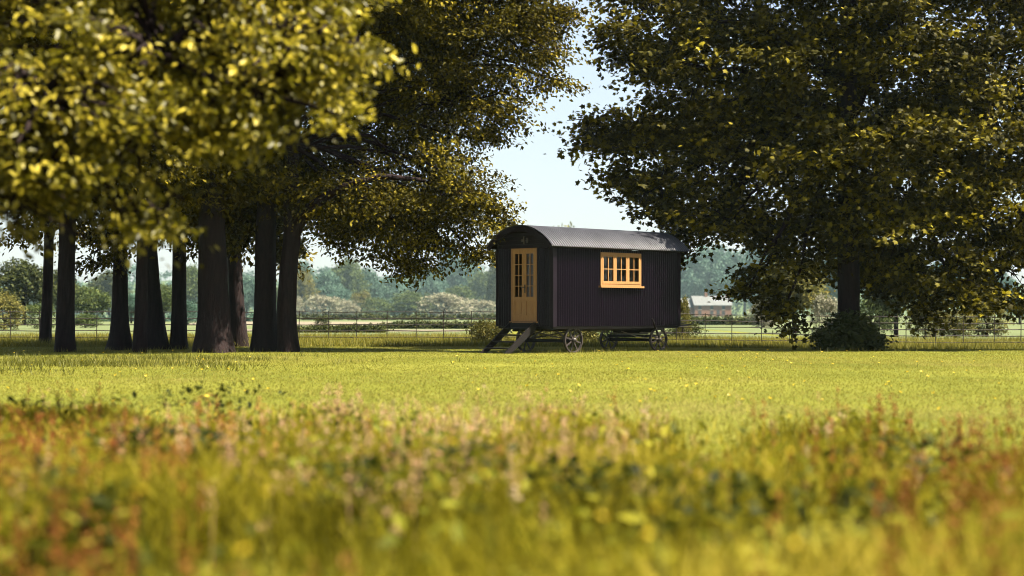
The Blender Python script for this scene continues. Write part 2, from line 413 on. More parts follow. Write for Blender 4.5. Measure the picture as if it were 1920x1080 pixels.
Y = EYE * F / (660 - HOR)
path = [(X(540, Y), Y, -.05), (X(537, Y), Y, 1.0), (X(541, Y), Y, 2.2), (X(548, Y), Y, 3.0), (X(544, Y), Y + .1, 4.5), (X(550, Y), Y + .2, 7), (X(560, Y), Y + .2, 9.8)]
lobes = [P3(*a) for a in [
 (900, 40, 44, 140, 85, 1.6), (975, 120, 44, 70, 42, 1.0), (1010, 25, 44.5, 60, 35, .8), (1045, 150, 44, 22, 12, .35), (850, 190, 44, 110, 90, 1.5), (905, 262, 44, 45, 30, .8), (825, 320, 43, 92, 68, 1.3),
 (885, 390, 43.5, 60, 40, .9), (945, 412, 44, 24, 16, .5), (770, 380, 43, 120, 70, 1.2), (745, 470, 43, 48, 58, .6), (660, 360, 43, 110, 75, 1.2), (655, 425, 43, 40, 30, .6), (700, 240, 44.5, 120, 110, 1.6),
 (760, 100, 45, 150, 130, 2), (640, 150, 45.5, 120, 140, 1.8), (590, 300, 45.5, 90, 90, 1.4), (820, 440, 43.2, 60, 50, .7), (885, 470, 43.3, 28, 34, .4),
 (820, -110, 44, 180, 120, 2.6), (650, -100, 43, 180, 130, 2.8), (960, -70, 44, 120, 80, 1.6), (740, -330, 43.5, 240, 140, 3.2), (700, -40, 41.5, 130, 80, 1.5)]]
forks = [([(X(545, Y), Y, 2.9), (X(560, Y), Y - .1, 3.3), (X(585, Y), Y - .3, 3.75), (X(640, Y), Y - .6, 4.2), (X(720, Y), Y - .8, 4.5), (X(800, Y), Y - .7, 4.4)], .20, .05)]
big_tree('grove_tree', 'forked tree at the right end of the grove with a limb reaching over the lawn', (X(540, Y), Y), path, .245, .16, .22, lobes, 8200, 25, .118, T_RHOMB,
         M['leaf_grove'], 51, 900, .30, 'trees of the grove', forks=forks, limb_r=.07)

# ------------------------------------------------------------------ the big tree on the right
Y = 45.2
path = [(X(1592, Y), Y, -.08), (X(1592, Y), Y, 1.5), (X(1591, Y), Y, 3.0), (X(1590, Y), Y, 6), (X(1594, Y), Y + .2, 11)]
lobes = [P3(a[0], a[1], a[2] + (-.6 if 46 <= a[2] and a[1] > 0 else 2.2), *a[3:]) for a in [
 (1235, 40, 46.5, 100, 95, 1.6), (1185, 235, 47, 95, 65, 1.2), (1240, 345, 47, 95, 65, 1.2), (1195, 130, 47, 55, 60, .9), (1290, 215, 46.5, 80, 80, 1.3),
 (1390, 95, 45, 130, 120, 2.0), (1400, 280, 44.5, 125, 105, 1.8), (1375, 412, 43.5, 72, 55, 1.2), (1300, 430, 45, 50, 45, .7), (1437, 500, 42.5, 42, 48, .7), (1402, 545, 42.5, 12, 30, .25), (1472, 575, 42.5, 24, 34, .35),
 (1540, 140, 43.5, 140, 130, 2.0), (1560, 310, 42.5, 130, 110, 1.8), (1520, 450, 43.5, 90, 60, 1.2), (1700, 110, 43, 150, 130, 2.2), (1720, 290, 42.5, 150, 120, 2.0),
 (1690, 430, 42.5, 120, 85, 1.5), (1780, 520, 42.5, 95, 60, 1.2), (1860, 190, 43, 130, 140, 2.2), (1880, 380, 43, 120, 110, 1.8), (1885, 490, 43.5, 75, 70, 1.1), (1640, 500, 44.5, 60, 50, 1.0),
 (1310, -90, 46, 150, 110, 2.2), (1500, -140, 45, 190, 150, 3.0), (1700, -140, 44, 190, 150, 3.0), (1880, -80, 44, 170, 140, 2.6), (1620, -360, 45, 240, 150, 3.4), (2030, 240, 44, 130, 220, 2.6)]]
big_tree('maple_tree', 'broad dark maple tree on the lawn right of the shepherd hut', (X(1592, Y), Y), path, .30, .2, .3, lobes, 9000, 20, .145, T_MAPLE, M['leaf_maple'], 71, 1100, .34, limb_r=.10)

def bush(name, label, loc, lobes, n_tip, per, leaf, T, mat, seed, cat='bush', spread=.2, group=None, stems=5):
    z0 = float(gz(loc[0], loc[1])); root = empty(name, (loc[0], loc[1], z0)); tag(root, label, cat, group)
    me, tips, idx = crown_mesh('foliage', lobes, n_tip, per, leaf, T, seed, spread, droop=.2, inner=.3)
    link('foliage', me, mat, root); b = MB()
    for k in range(stems):
        l = lobes[k % len(lobes)]
        limb(b, (l[0] * .25 + .03 * k, l[1] * .2, -.03), (l[0], l[1], max(.1, l[2])), .03, .012, seed + k, .05, 5)
    b.build('stems', M['bark'], root); return root
bush('ivy_bush', 'dark leafy undergrowth mounded around the foot of the maple tree', (X(1592, 44.4), 44.4),
     [(-.28, 0, .4, .45, .5, .4), (.32, .05, .4, .45, .5, .38), (0, -.2, .6, .4, .4, .42), (-.6, 0, .2, .22, .3, .2), (.6, .1, .2, .26, .3, .24), (0, .3, .45, .5, .5, .45)], 400, 16, .12, T_MAPLE, M['leaf_dark'], 81)

# ------------------------------------------------------------------ near tree at the left, out of focus
lobes = [P3(*a) for a in [
 (590, 60, 12.5, 85, 58, .5), (680, 85, 12.3, 34, 22, .22), (500, 165, 12.3, 130, 80, .6), (595, 200, 12.2, 42, 26, .25), (640, 215, 12.2, 18, 14, .15), (555, 90, 12.8, 85, 65, .5), (300, 85, 12.5, 190, 110, .8), (250, 245, 12.2, 120, 85, .6),
 (320, 320, 12.1, 30, 45, .25), (420, 220, 12.3, 70, 42, .4), (80, 190, 12, 150, 130, .8), (70, 310, 12, 120, 60, .6), (150, 390, 11.9, 12, 42, .15), (95, 400, 12, 10, 30, .12), (215, 370, 12.1, 14, 32, .15), (300, 400, 12.1, 16, 30, .15), (262, 408, 12.1, 24, 12, .15), (20, 385, 12, 35, 22, .2), (345, 375, 12.1, 10, 24, .12), (160, 445, 11.9, 7, 24, .1), (50, 430, 12, 8, 22, .1),
 (480, -60, 12.8, 180, 90, .9), (180, -120, 13, 300, 120, 1.2), (-160, 100, 12.5, 190, 260, 1.3), (-300, -250, 13, 380, 220, 1.8), (150, -330, 13.2, 330, 150, 1.6), (-300, 350, 12.6, 150, 90, .9)]]
NT = (-6.9, 13.0)
big_tree('beech_tree', 'near tree at the left whose blurred sunlit branches hang into the picture', NT,
         [(NT[0], NT[1], -.05), (NT[0] + .05, NT[1], 1.5), (NT[0], NT[1], 3.0), (NT[0] + .1, NT[1], 5.2)], .34, .2, .4, lobes, 3000, 17, .074, T_OVAL, M['leaf_near'], 91, 1100, .17, limb_r=.016, clump=6, tight=.55)

# ------------------------------------------------------------------ trees and bushes beyond the fence
def proto(seed, shape):
    rg = random.Random(seed); lo = []
    if shape == 'round':
        lo.append((0, 0, .60, .33, .33, .34))
        for k in range(9):
            a = k * 2.4 + rg.random(); z = rg.uniform(.35, .85); q = .30 * math.sin(min(1, (1.02 - z) * 1.6) * 1.57)
            lo.append((q * math.cos(a), q * math.sin(a), z, rg.uniform(.13, .2), rg.uniform(.13, .2), rg.uniform(.10, .16)))
    elif shape == 'tall':
        for k in range(11):
            z = .22 + .72 * k / 10; q = .20 * (1.1 - z); a = k * 2.4
            lo.append((q * math.cos(a), q * math.sin(a), z, .26 * (1.25 - z), .26 * (1.25 - z), .11))
    elif shape == 'bush':
        lo.append((0, 0, .42, .42, .42, .42))
        for k in range(9):
            a = k * 2.4 + rg.random() * .6; z = rg.uniform(.18, .8); q = .33 * (1.05 - z * .7)
            lo.append((q * math.cos(a), q * math.sin(a), z, rg.uniform(.14, .2), .17, rg.uniform(.12, .17)))
    n = {'round': 520, 'tall': 460, 'bush': 420}[shape]
    me, tips, idx = crown_mesh('crown', lo, n, 13, .05, T_RHOMB, seed, .055, flat=.7, droop=.25, inner=.55, upright=.5)
    b = MB(); h = .5 if shape != 'bush' else .3
    b.tube([(0, 0, -.02), (.005, 0, .15), (.01, .01, h)], [.035, .027, .018], 8, True, .1, seed)
    for k, l in enumerate(lo[:6]): limb(b, (.005, 0, h * .6), l[:3], .014, .004, seed + k, .05, 4)
    return me, b
PROTO = []
for s, sh in ((301, 'round'), (302, 'round'), (303, 'round'), (311, 'tall'), (312, 'tall'), (321, 'bush'), (322, 'bush'), (323, 'bush')):
    me, b = proto(s, sh)
    tm = bpy.data.meshes.new('trunk'); tm.from_pydata(b.v, [], b.f); tm.update(); tm.materials.append(M['bark']); me.materials.append(M['leaf_mid'])
    PROTO.append((me, tm))
def far_tree(name, label, px, top, Yd, wpx, pr, mat, cat='tree', group='trees beyond the fence', rz=None):
    x = X(px, Yd); h = Z(top, Yd); wd = wpx * Yd / F
    root = empty(name, (x, Yd, float(gz(x, Yd)) - .02), rz if rz is not None else (px * 1.7) % 6.28)
    tag(root, label, cat, group); sx = wd / .92
    for nm, me, mt in (('crown', PROTO[pr][0], M[mat]), ('trunk', PROTO[pr][1], M['bark'])):
        o = link(nm, me, mt, root); o.scale = (sx, sx, h * (1.1 if Yd > 500 else 1.0))
    return root
T_, B_ = 'tree', 'bush'
FAR = [
 # px, top row, distance, width px, prototype, material, label
 (45, 486, 150, 130, 0, 'leaf_dark', 'large dark round tree beyond the fence at the left edge of the photo'),
 (110, 500, 190, 90, 1, 'leaf_dark', 'dark tree beyond the fence behind the two leftmost grove trunks'),
 (8, 545, 105, 80, 5, 'leaf_olive', 'olive green round bush beyond the fence at the left edge'),
 (76, 562, 112, 62, 6, 'leaf_mid', 'low rounded bush beyond the fence left of the grove'),
 (172, 536, 170, 80, 2, 'leaf_mid', 'mid green tree seen between the thick left trunk and the flared root tree'),
 (160, 585, 120, 60, 7, 'leaf_mid', 'low green bush seen at the fence between the left grove trunks'),
 (205, 515, 210, 80, 0, 'leaf_dark', 'dark tree behind the flared root tree of the grove'),
 (246, 548, 180, 54, 1, 'leaf_hazed', 'bluish tree seen in the slit right of the flared root tree'),
 (308, 532, 190, 60, 2, 'leaf_mid', 'green tree seen right of the leaning grove trunk'),
 (362, 506, 200, 70, 0, 'leaf_mid', 'mid green tree seen just left of the thickest grove trunk'),
 (352, 560, 150, 46, 6, 'leaf_hazed', 'bluish bush low behind the fence left of the thickest trunk'),
 (462, 520, 240, 60, 1, 'leaf_hazed', 'hazy tree seen left of the second thickest grove trunk'),
 (524, 540, 240, 40, 5, 'leaf_mid', 'green bush seen in the slit left of the forked tree'),
 (572, 502, 340, 46, 2, 'leaf_hazed', 'hazy small topped tree right of the forked tree'),
 (567, 515, 270, 58, 0, 'leaf_olive', 'yellowish green round tree just right of the forked tree'),
 (610, 512, 300, 70, 1, 'leaf_hazed', 'bluish green tree beyond the field between an olive tree and a tall round one'),
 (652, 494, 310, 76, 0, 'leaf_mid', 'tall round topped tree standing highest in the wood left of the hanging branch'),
 (690, 510, 320, 60, 2, 'leaf_hazed', 'hazy tree close right of the tall round topped one'),
 (728, 522, 330, 64, 1, 'leaf_hazed', 'hazy tree directly behind the hanging branch tip'),
 (640, 545, 260, 50, 2, 'leaf_hazed', 'dark bluish small tree below the tall round topped one'),
 (678, 546, 250, 44, 6, 'leaf_olive', 'small yellow green tree before the wood left of the hanging branch'),
 (552, 556, 235, 40, 5, 'leaf_pale', 'pale blossoming bush partly hidden by the forked tree'),
 (606, 554, 235, 76, 6, 'leaf_pale', 'whitish blossoming bush by the field, nearest the lone sapling'),
 (650, 562, 240, 48, 7, 'leaf_pale', 'small pale bush between a whitish bush and a yellow green tree'),
 (706, 560, 245, 56, 5, 'leaf_mid', 'grey green bush at the wood edge below the hanging branch'),
 (768, 546, 235, 84, 7, 'leaf_mid', 'large grey green rounded bush by the field right of the hanging branch'),
 (836, 552, 230, 96, 5, 'leaf_pale', 'largest whitish bush by the field, left of the hut'),
 (898, 562, 240, 70, 6, 'leaf_pale', 'pale bush by the field, close to the left side of the hut'),
 (798, 506, 380, 80, 1, 'leaf_hazed', 'hazy tree in the wood behind the large grey green bush'),
 (842, 462, 430, 84, 3, 'leaf_hazed', 'tall pale hazy tree rising highest left of the hut'),
 (874, 486, 430, 80, 0, 'leaf_hazed', 'hazy tree right beside the tall pale one left of the hut'),
 (905, 515, 350, 70, 2, 'leaf_mid', 'round tree above the pale bush beside the hut'),
 (926, 474, 300, 34, 4, 'leaf_dark', 'dark narrow tree touching the left edge of the hut roof'),
 (860, 540, 300, 60, 0, 'leaf_mid', 'green tree right behind the largest whitish bush'),
 (1060, 439, 340, 130, 0, 'leaf_olive', 'tall tree whose top just shows above the hut roof'),
 (1298, 482, 520, 90, 1, 'leaf_hazed', 'hazy tree behind the brick house, against the right end of the hut'),
 (1342, 470, 560, 110, 0, 'leaf_hazed', 'hazy tall tree rising behind the roof of the brick house'),
 (1396, 478, 540, 90, 2, 'leaf_hazed', 'hazy tree behind the right gable of the brick house'),
 (1446, 470, 470, 100, 1, 'leaf_hazed', 'hazy tree seen through the low hanging maple leaves'),
 (1280, 545, 62, 30, 6, 'leaf_olive', 'tall olive green bush right against the far end of the hut'),
 (1490, 478, 100, 140, 0, 'leaf_olive', 'large olive tree beyond the fence left of the maple trunk'),
 (1432, 555, 150, 60, 5, 'leaf_pale', 'pale bush beyond the fence under the low hanging maple leaves'),
 (1548, 540, 95, 56, 6, 'leaf_pale', 'pale yellowish bush beyond the fence touching the left of the maple trunk'),
 (1640, 540, 88, 92, 7, 'leaf_mid', 'round green bush beyond the fence just right of the maple trunk'),
 (1680, 440, 84, 130, 1, 'leaf_dark', 'dark tree with a visible trunk behind the fence right of the maple'),
 (1735, 552, 82, 74, 6, 'leaf_olive', 'olive bush behind the fence right of the dark trunk'),
 (1790, 566, 78, 84, 7, 'leaf_olive', 'low ragged olive bush behind the fence, middle of the right hand bushes'),
 (1850, 542, 84, 86, 5, 'leaf_olive', 'tall yellowish bush behind the fence near the right edge'),
 (1912, 540, 190, 70, 2, 'leaf_hazed', 'bluish tree beyond the fence at the right edge of the photo'),
 (1580, 480, 260, 110, 2, 'leaf_hazed', 'hazy tree far behind the maple trunk'),
 (1760, 500, 260, 120, 0, 'leaf_hazed', 'hazy tree far behind the olive bushes on the right'),
 (1850, 500, 280, 110, 1, 'leaf_hazed', 'hazy tree far behind the yellowish bush on the right'),
 (604, 590, 118, 30, 6, 'leaf_dark', 'lone dark sapling standing in the field beyond the fence'),
]
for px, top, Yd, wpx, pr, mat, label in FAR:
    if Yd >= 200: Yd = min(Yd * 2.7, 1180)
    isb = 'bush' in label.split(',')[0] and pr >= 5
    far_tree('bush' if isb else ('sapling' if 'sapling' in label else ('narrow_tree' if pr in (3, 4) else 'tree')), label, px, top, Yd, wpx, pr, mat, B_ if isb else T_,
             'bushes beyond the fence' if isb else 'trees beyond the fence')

rgw = np.random.default_rng(99); lo = []
for k in range(150):
    u = -60 + 1640 * (k + rgw.random()) / 150; Yw = 1230 + 60 * rgw.random(); tp = 496 + 30 * rgw.random() + 8 * math.sin(u * .02); q = (20 + 16 * rgw.random()) * Yw / F; hz_ = Z(tp, Yw)
    lo.append((X(u, Yw), Yw, hz_ * .5, q, q, hz_ * .5))
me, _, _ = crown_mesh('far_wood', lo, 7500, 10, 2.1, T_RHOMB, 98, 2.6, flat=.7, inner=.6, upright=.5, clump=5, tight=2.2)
tag(link('far_wood', me, M['leaf_hazed']), 'hazy far wood reading as one mass behind the fields', 'wood', kind='stuff')
def hedge(label, px0, px1, Yd, h, dpt, n, leaf, mat, seed, cat='hedge', name='hedge'):
    x0, x1 = X(px0, Yd), X(px1, Yd); k = max(4, int((x1 - x0) / (h * 1.3))); rg = random.Random(seed)
    cx = (x0 + x1) / 2; lo = [(x0 + (x1 - x0) * (i + .5) / k - cx, rg.uniform(-.1, .1), h * .45, (x1 - x0) / k * .75, dpt, h * rg.uniform(.38, .6)) for i in range(k)]
    return bush(name, label, (cx, Yd), lo, n, 12, leaf, T_RHOMB, mat, seed, cat, h * .22, stems=k)
hedge('long dark hedge at the far side of the pale field left of the hut', 560, 935, 290, 1.0, 1.2, 600, .45, M['leaf_dark'], 401)
hedge('low dark rushes along the near edge of the field right of the forked tree', 545, 720, 88, .42, .6, 900, .12, M['leaf_dark'], 402, 'rushes', 'rush_bed')
hedge('low scrubby hedge across the field close to the left of the hut', 715, 935, 112, .50, .7, 900, .14, M['leaf_dark'], 403)
hedge('clipped hedge in front of the brick house', 1282, 1440, 180, .95, .9, 600, .3, M['leaf_dark'], 404)
hedge('distant hedge seen beyond the fence between the left grove trunks', 130, 480, 230, .9, 1, 500, .4, M['leaf_hazed'], 405)
# plants growing behind the hut, seen under its floor
for px, Yd, s, label, mt in [(915, 54, 1.0, 'tangled yellow green bush against the left rear corner of the hut', 'leaf_olive'),
                             (1020, 55, .95, 'leafy bush seen under the hut floor behind the door end wheels', 'leaf_olive'),
                             (1095, 55.1, 1.0, 'leafy bush seen under the hut floor between the two axles', 'leaf_olive'),
                             (1160, 55, .9, 'leafy bush seen under the hut floor behind the far axle', 'leaf_mid'),
                             (1278, 66, 1.1, 'small dark green shrub beyond the fence at the right of the hut', 'leaf_dark')]:
    bush('wild_bush', label, (X(px, Yd), Yd), [(-.35 * s, 0, .35 * s, .4 * s, .35, .35 * s), (.3 * s, .1, .4 * s, .45 * s, .4, .4 * s), (0, 0, .5 * s, .4 * s, .35, .35 * s)], 190, 14, .085, T_RHOMB, M[mt], int(px), group='wild bushes behind the hut', spread=.14)

# ------------------------------------------------------------------ brick house far right of the hut
Yd = 780; hs = empty('brick_house', (X(1337, Yd), Yd, 0), R(8)); hs.scale = (1.5, 1.5, 1.5); tag(hs, 'distant brick farmhouse with grey slate roof between the hut and the maple', 'house')
s = Yd / F
def gable(b, x0, x1, y0, y1, z0, z1, zr):
    ym = (y0 + y1) / 2
    b.add([(x0, y0, z0), (x1, y0, z0), (x1, y1, z0), (x0, y1, z0), (x0, y0, z1), (x1, y0, z1), (x1, y1, z1), (x0, y1, z1), (x0, ym, zr), (x1, ym, zr)],
          [(0, 1, 5, 4), (2, 3, 7, 6), (0, 4, 8, 7, 3), (1, 2, 6, 9, 5), (4, 5, 9, 8), (6, 7, 8, 9), (3, 2, 1, 0)])
def roof_pair(b, x0, x1, y0, y1, z1, zr, t=.18, o=.35):
    ym = (y0 + y1) / 2; k = (zr - z1) / (ym - y0)
    for sg, ye in ((-1, y0), (1, y1)):
        yo = ye + sg * o; zo = z1 - o * k
        V = [(x0 - o, yo, zo + .03), (x1 + o, yo, zo + .03), (x1 + o, ym, zr + .03), (x0 - o, ym, zr + .03)]; V += [(a, c, d + t) for a, c, d in V]
        b.add(V, [(3, 2, 1, 0), (4, 5, 6, 7), (0, 1, 5, 4), (1, 2, 6, 5), (2, 3, 7, 6), (3, 0, 4, 7)])
b = MB(); gable(b, -5.9, 6.0, 0, 7, 0, 3.7, 6.4); b.build('wall', M['brick'], hs)
b = MB(); roof_pair(b, -5.9, 6.0, 0, 7, 3.7, 6.4); rf = b.build('roof', M['slate'], hs)
b = MB(); b.box(-1.9, -1.0, 3.1, 3.9, 6.0, 7.6); b.box(-1.75, -1.45, 3.35, 3.65, 7.6, 7.95); b.build('chimney', M['brick'], rf)
b = MB(); b.box(5.0, 5.7, 3.1, 3.9, 6.1, 7.2); b.build('chimney', M['brick'], rf)
for x in (-4.3, -.4, 3.4):
    for z in (2.3, .6):
        b = MB(); b.box(x - .5, x + .5, -.05, .05, z, z + 1.2); f = b.build('window', M['winframe'], hs)
        b = MB(); b.box(x - .6, x + .6, -.09, .0, z - .16, z - .03); b.build('sill', M['render'], f)
b = MB(); b.box(1.2, 2.2, -.05, .05, .05, 2.1); b.build('door', M['winframe'], hs)
b = MB(); gable(b, -9.4, -6.15, 1.5, 7.5, 0, 3.2, 5.6); wg = b.build('wing', M['brick'], hs)
b = MB(); roof_pair(b, -9.4, -6.35, 1.5, 7.5, 3.2, 5.6); b.build('roof', M['slate'], wg)
for x in (-8.4,):
    b = MB(); b.box(x - .5, x + .5, 1.44, 1.53, 1.6, 2.9); b.build('window', M['winframe'], wg)

# ------------------------------------------------------------------ estate fence
fb = empty('estate_fence', (0, 56, 0)); tag(fb, 'long thin black iron estate fence of five rails running behind the hut and trees', 'fence')
FX = np.linspace(-24, 24, 49); FH = (1.06, .84, .63, .42, .20)
for h in FH:
    b = MB(); pts = [(x, 0, float(gz(x, 56)) + h + .012 * math.sin(x * 1.9 + h * 9)) for x in FX]
    b.tube(pts, (.015 if h < 1 else .013), 6); b.build('rail', M['fence'], fb)
rd = random.Random(5)
for k in range(47):
    x = -23 + k * .985 + rd.uniform(-.05, .05); z0 = float(gz(x, 56)); b = MB(); tx = rd.uniform(-.015, .015)
    b.bar((x, -.02, z0 - .1), (x + tx, -.02, z0 + 1.10), .026, .012, (0, 1, 0)); b.box(x - .03, x + .03, -.12, .05, z0 - .02, z0 + .02)
    b.build('post', M['fence'], fb)

# ------------------------------------------------------------------ shepherd's hut
HUT = empty('shepherd_hut', (1.03, 41.07, 0), R(45)); tag(HUT, 'black corrugated shepherd hut on iron wheels with oak doors and window', 'hut')
HL, HW, Z0, Z1 = 4.97, 2.0, .68, 2.65
PITCH, AMP = .086, .021
def corr(a0, a1, z0, z1, face, off=0.0, amp=AMP):
    """sheet of corrugated iron; face 'side' runs along x at y=off, 'end' runs along y at x=off"""
    n = max(2, int(round((a1 - a0) / PITCH * 8))); V = []; Fc = []
    for i in range(n + 1):
        a = a0 + (a1 - a0) * i / n; d = off - amp * math.sin(2 * math.pi * a / PITCH)
        for z in (z0, z1): V.append((a, d, z) if face == 'side' else (d, a, z))
    for i in range(n):
        q = (2 * i, 2 * i + 2, 2 * i + 3, 2 * i + 1); Fc.append(q)
    return V, Fc
WX0, WX1, WZ0, WZ1 = 1.74, 3.34, 1.72, 2.58        # window opening
DY0, DY1, DZ0, DZ1 = .55, 1.45, .80, 2.66           # door opening
b = MB()
for a in ((0, WX0, Z0, Z1), (WX1, HL, Z0, Z1), (WX0, WX1, Z0, WZ0), (WX0, WX1, WZ1, Z1)): b.add(*corr(*a, 'side'))
b.build('side_wall', M['iron'], HUT, True)
b = MB(); b.add(*corr(0, HL, Z0, Z1, 'side', HW)); b.build('side_wall', M['iron'], HUT, True)
b = MB()
for a in ((0, DY0, Z0, Z1), (DY1, HW, Z0, Z1), (DY0, DY1, Z0, DZ0)): b.add(*corr(*a, 'end'))
b.build('end_wall', M['iron'], HUT, True)
b = MB(); b.add(*corr(0, HW, Z0, Z1, 'end', HL)); b.build('end_wall', M['iron'], HUT, True)
# inner lining (closes the hut behind the sheets)
b = MB(); t = .05
for (x0, x1, z0, z1) in ((.03, WX0, Z0, Z1), (WX1, HL - .03, Z0, Z1), (WX0, WX1, Z0, WZ0), (WX0, WX1, WZ1, Z1)): b.box(x0, x1, .025, .025 + t, z0, z1)
b.box(.03, HL - .03, HW - .025 - t, HW - .025, Z0, Z1)
for (y0, y1, z0, z1) in ((.08, DY0, Z0, Z1), (DY1, HW - .08, Z0, Z1), (DY0, DY1, Z0, DZ0 - .003)): b.box(.03, .08, y0, y1, z0, z1)
b.box(HL - .08, HL - .03, .08, HW - .08, Z0, Z1); b.box(.081, HL - .081, .08, HW - .08, Z0 + .03, Z0 + .1)
b.build('lining', M['lining'], HUT)
# corner trims, base rail
for (x, y) in ((0, 0), (HL, 0), (0, HW), (HL, HW)):
    sx = -1 if x == 0 else 1; sy = -1 if y == 0 else 1; b = MB()
    b.box(*sorted((x - sx * .11, x + sx * .0218)), *sorted((y + sy * .022, y + sy * .025)), Z0 - .01, Z1)
    b.box(*sorted((x + sx * .022, x + sx * .0252)), *sorted((y - sy * .08, y + sy * .0215)), Z0 - .01, Z1)
    b.build('corner_trim', M['trim'], HUT)
b = MB(); b.box(.02, HL - .02, .03, .1, Z0 - .07, Z0 - .002); b.box(.02, HL - .02, HW - .1, HW - .03, Z0 - .07, Z0 - .002)
b.box(.03, .1, .102, HW - .102, Z0 - .07, Z0 - .002); b.box(HL - .1, HL - .03, .102, HW - .102, Z0 - .07, Z0 - .002)
b.box(.102, HL - .102, .102, HW - .102, Z0 - .05, Z0 - .004)
b.build('floor_frame', M['dark_wood'], HUT)
# roof: corrugations run round the arch
CH, RISE, ZE = 1.14, .52, 2.66
RAD = (CH * CH + RISE * RISE) / (2 * RISE); A0 = math.asin(CH / RAD); ZC = ZE + RISE - RAD
def arch(t, r): return (HW / 2 + r * math.sin(t), ZC + r * math.cos(t))
OX0, OX1 = -.24, HL + .22
n = int((OX1 - OX0) / PITCH * 8); m = 30; V = []; Fc = []
for i in range(n + 1):
    x = OX0 + (OX1 - OX0) * i / n; d = .019 * math.sin(2 * math.pi * x / PITCH)
    for j in range(m + 1):
        y, z = arch(-A0 + 2 * A0 * j / m, RAD + .048 + d); V.append((x, y, z))
for i in range(n):
    for j in range(m): Fc.append((i * (m + 1) + j, (i + 1) * (m + 1) + j, (i + 1) * (m + 1) + j + 1, i * (m + 1) + j + 1))
b = MB(); b.add(V, Fc); roof = b.build('roof', M['roof'], HUT, True)
def arch_slab(b, x0, x1, r0, r1, tA=-A0, tB=A0, m=30):
    V = []
    for j in range(m + 1):
        t = tA + (tB - tA) * j / m
        for r in (r0, r1):
            y, z = arch(t, r)
            for x in (x0, x1): V.append((x, y, z))
    Fc = []
    for j in range(m):
        a = j * 4; c = a + 4
        Fc += [(a, c, c + 1, a + 1), (a + 2, a + 3, c + 3, c + 2), (a, a + 2, c + 2, c), (a + 1, c + 1, c + 3, a + 3)]
    e = m * 4; Fc += [(0, 1, 3, 2), (e, e + 2, e + 3, e + 1)]
    b.add(V, Fc)
b = MB(); arch_slab(b, OX0 + .03, OX1 - .03, RAD - .005, RAD + .026); b.build('roof_deck', M['dark_wood'], roof)
for x in (OX0, OX1 - .027):
    b = MB(); arch_slab(b, x, x + .027, RAD - .10, RAD + .024, -A0 * .985, A0 * .985); b.build('bargeboard', M['trim'], roof)
# roof sheet fixings in rows
b = MB()
for j in (2, 8, 15, 22, 28):
    for i in range(0, 68, 4):
        y, z = arch(-A0 + 2 * A0 * j / m, RAD + .055); x = OX0 + .06 + i * PITCH
        b.box(x - .008, x + .008, y - .008, y + .008, z - .004, z + .008)

# gable boards
for x0, sg in ((-.012, 1), (HL - .02, -1)):
    b = MB(); rows = 5; zt = ZE + RISE - .01; z0 = ZE - .004
    hb = (zt - z0) / rows
    for k in range(rows):
        za, zb = z0 + k * hb, z0 + (k + 1) * hb - .008
        def half(z): return math.sqrt(max(0.0004, (RAD - .006) ** 2 - (z - ZC) ** 2))
        pr = [(HW / 2 - min(half(za), HW / 2), za), (HW / 2 + min(half(za), HW / 2), za), (HW / 2 + min(half(zb), HW / 2), zb), (HW / 2 - min(half(zb), HW / 2), zb)]
        Vv = [(x0, y, z) for y, z in pr] + [(x0 + .03, y, z) for y, z in pr]
        b.add(Vv, [(0, 3, 2, 1), (4, 5, 6, 7), (0, 1, 5, 4), (1, 2, 6, 5), (2, 3, 7, 6), (3, 0, 4, 7)])
    g = b.build('gable', M['trim'], HUT)
    if sg == 1:
        b = MB(); b.box(-.05, -.013, .97, 1.0, 2.76, 2.96); b.box(-.035, -.013, 1.0, 1.10, 2.83, 2.89); b.box(-.04, -.013, .86, .90, 2.80, 2.92); b.build('vent_catch', M['steel'], g)
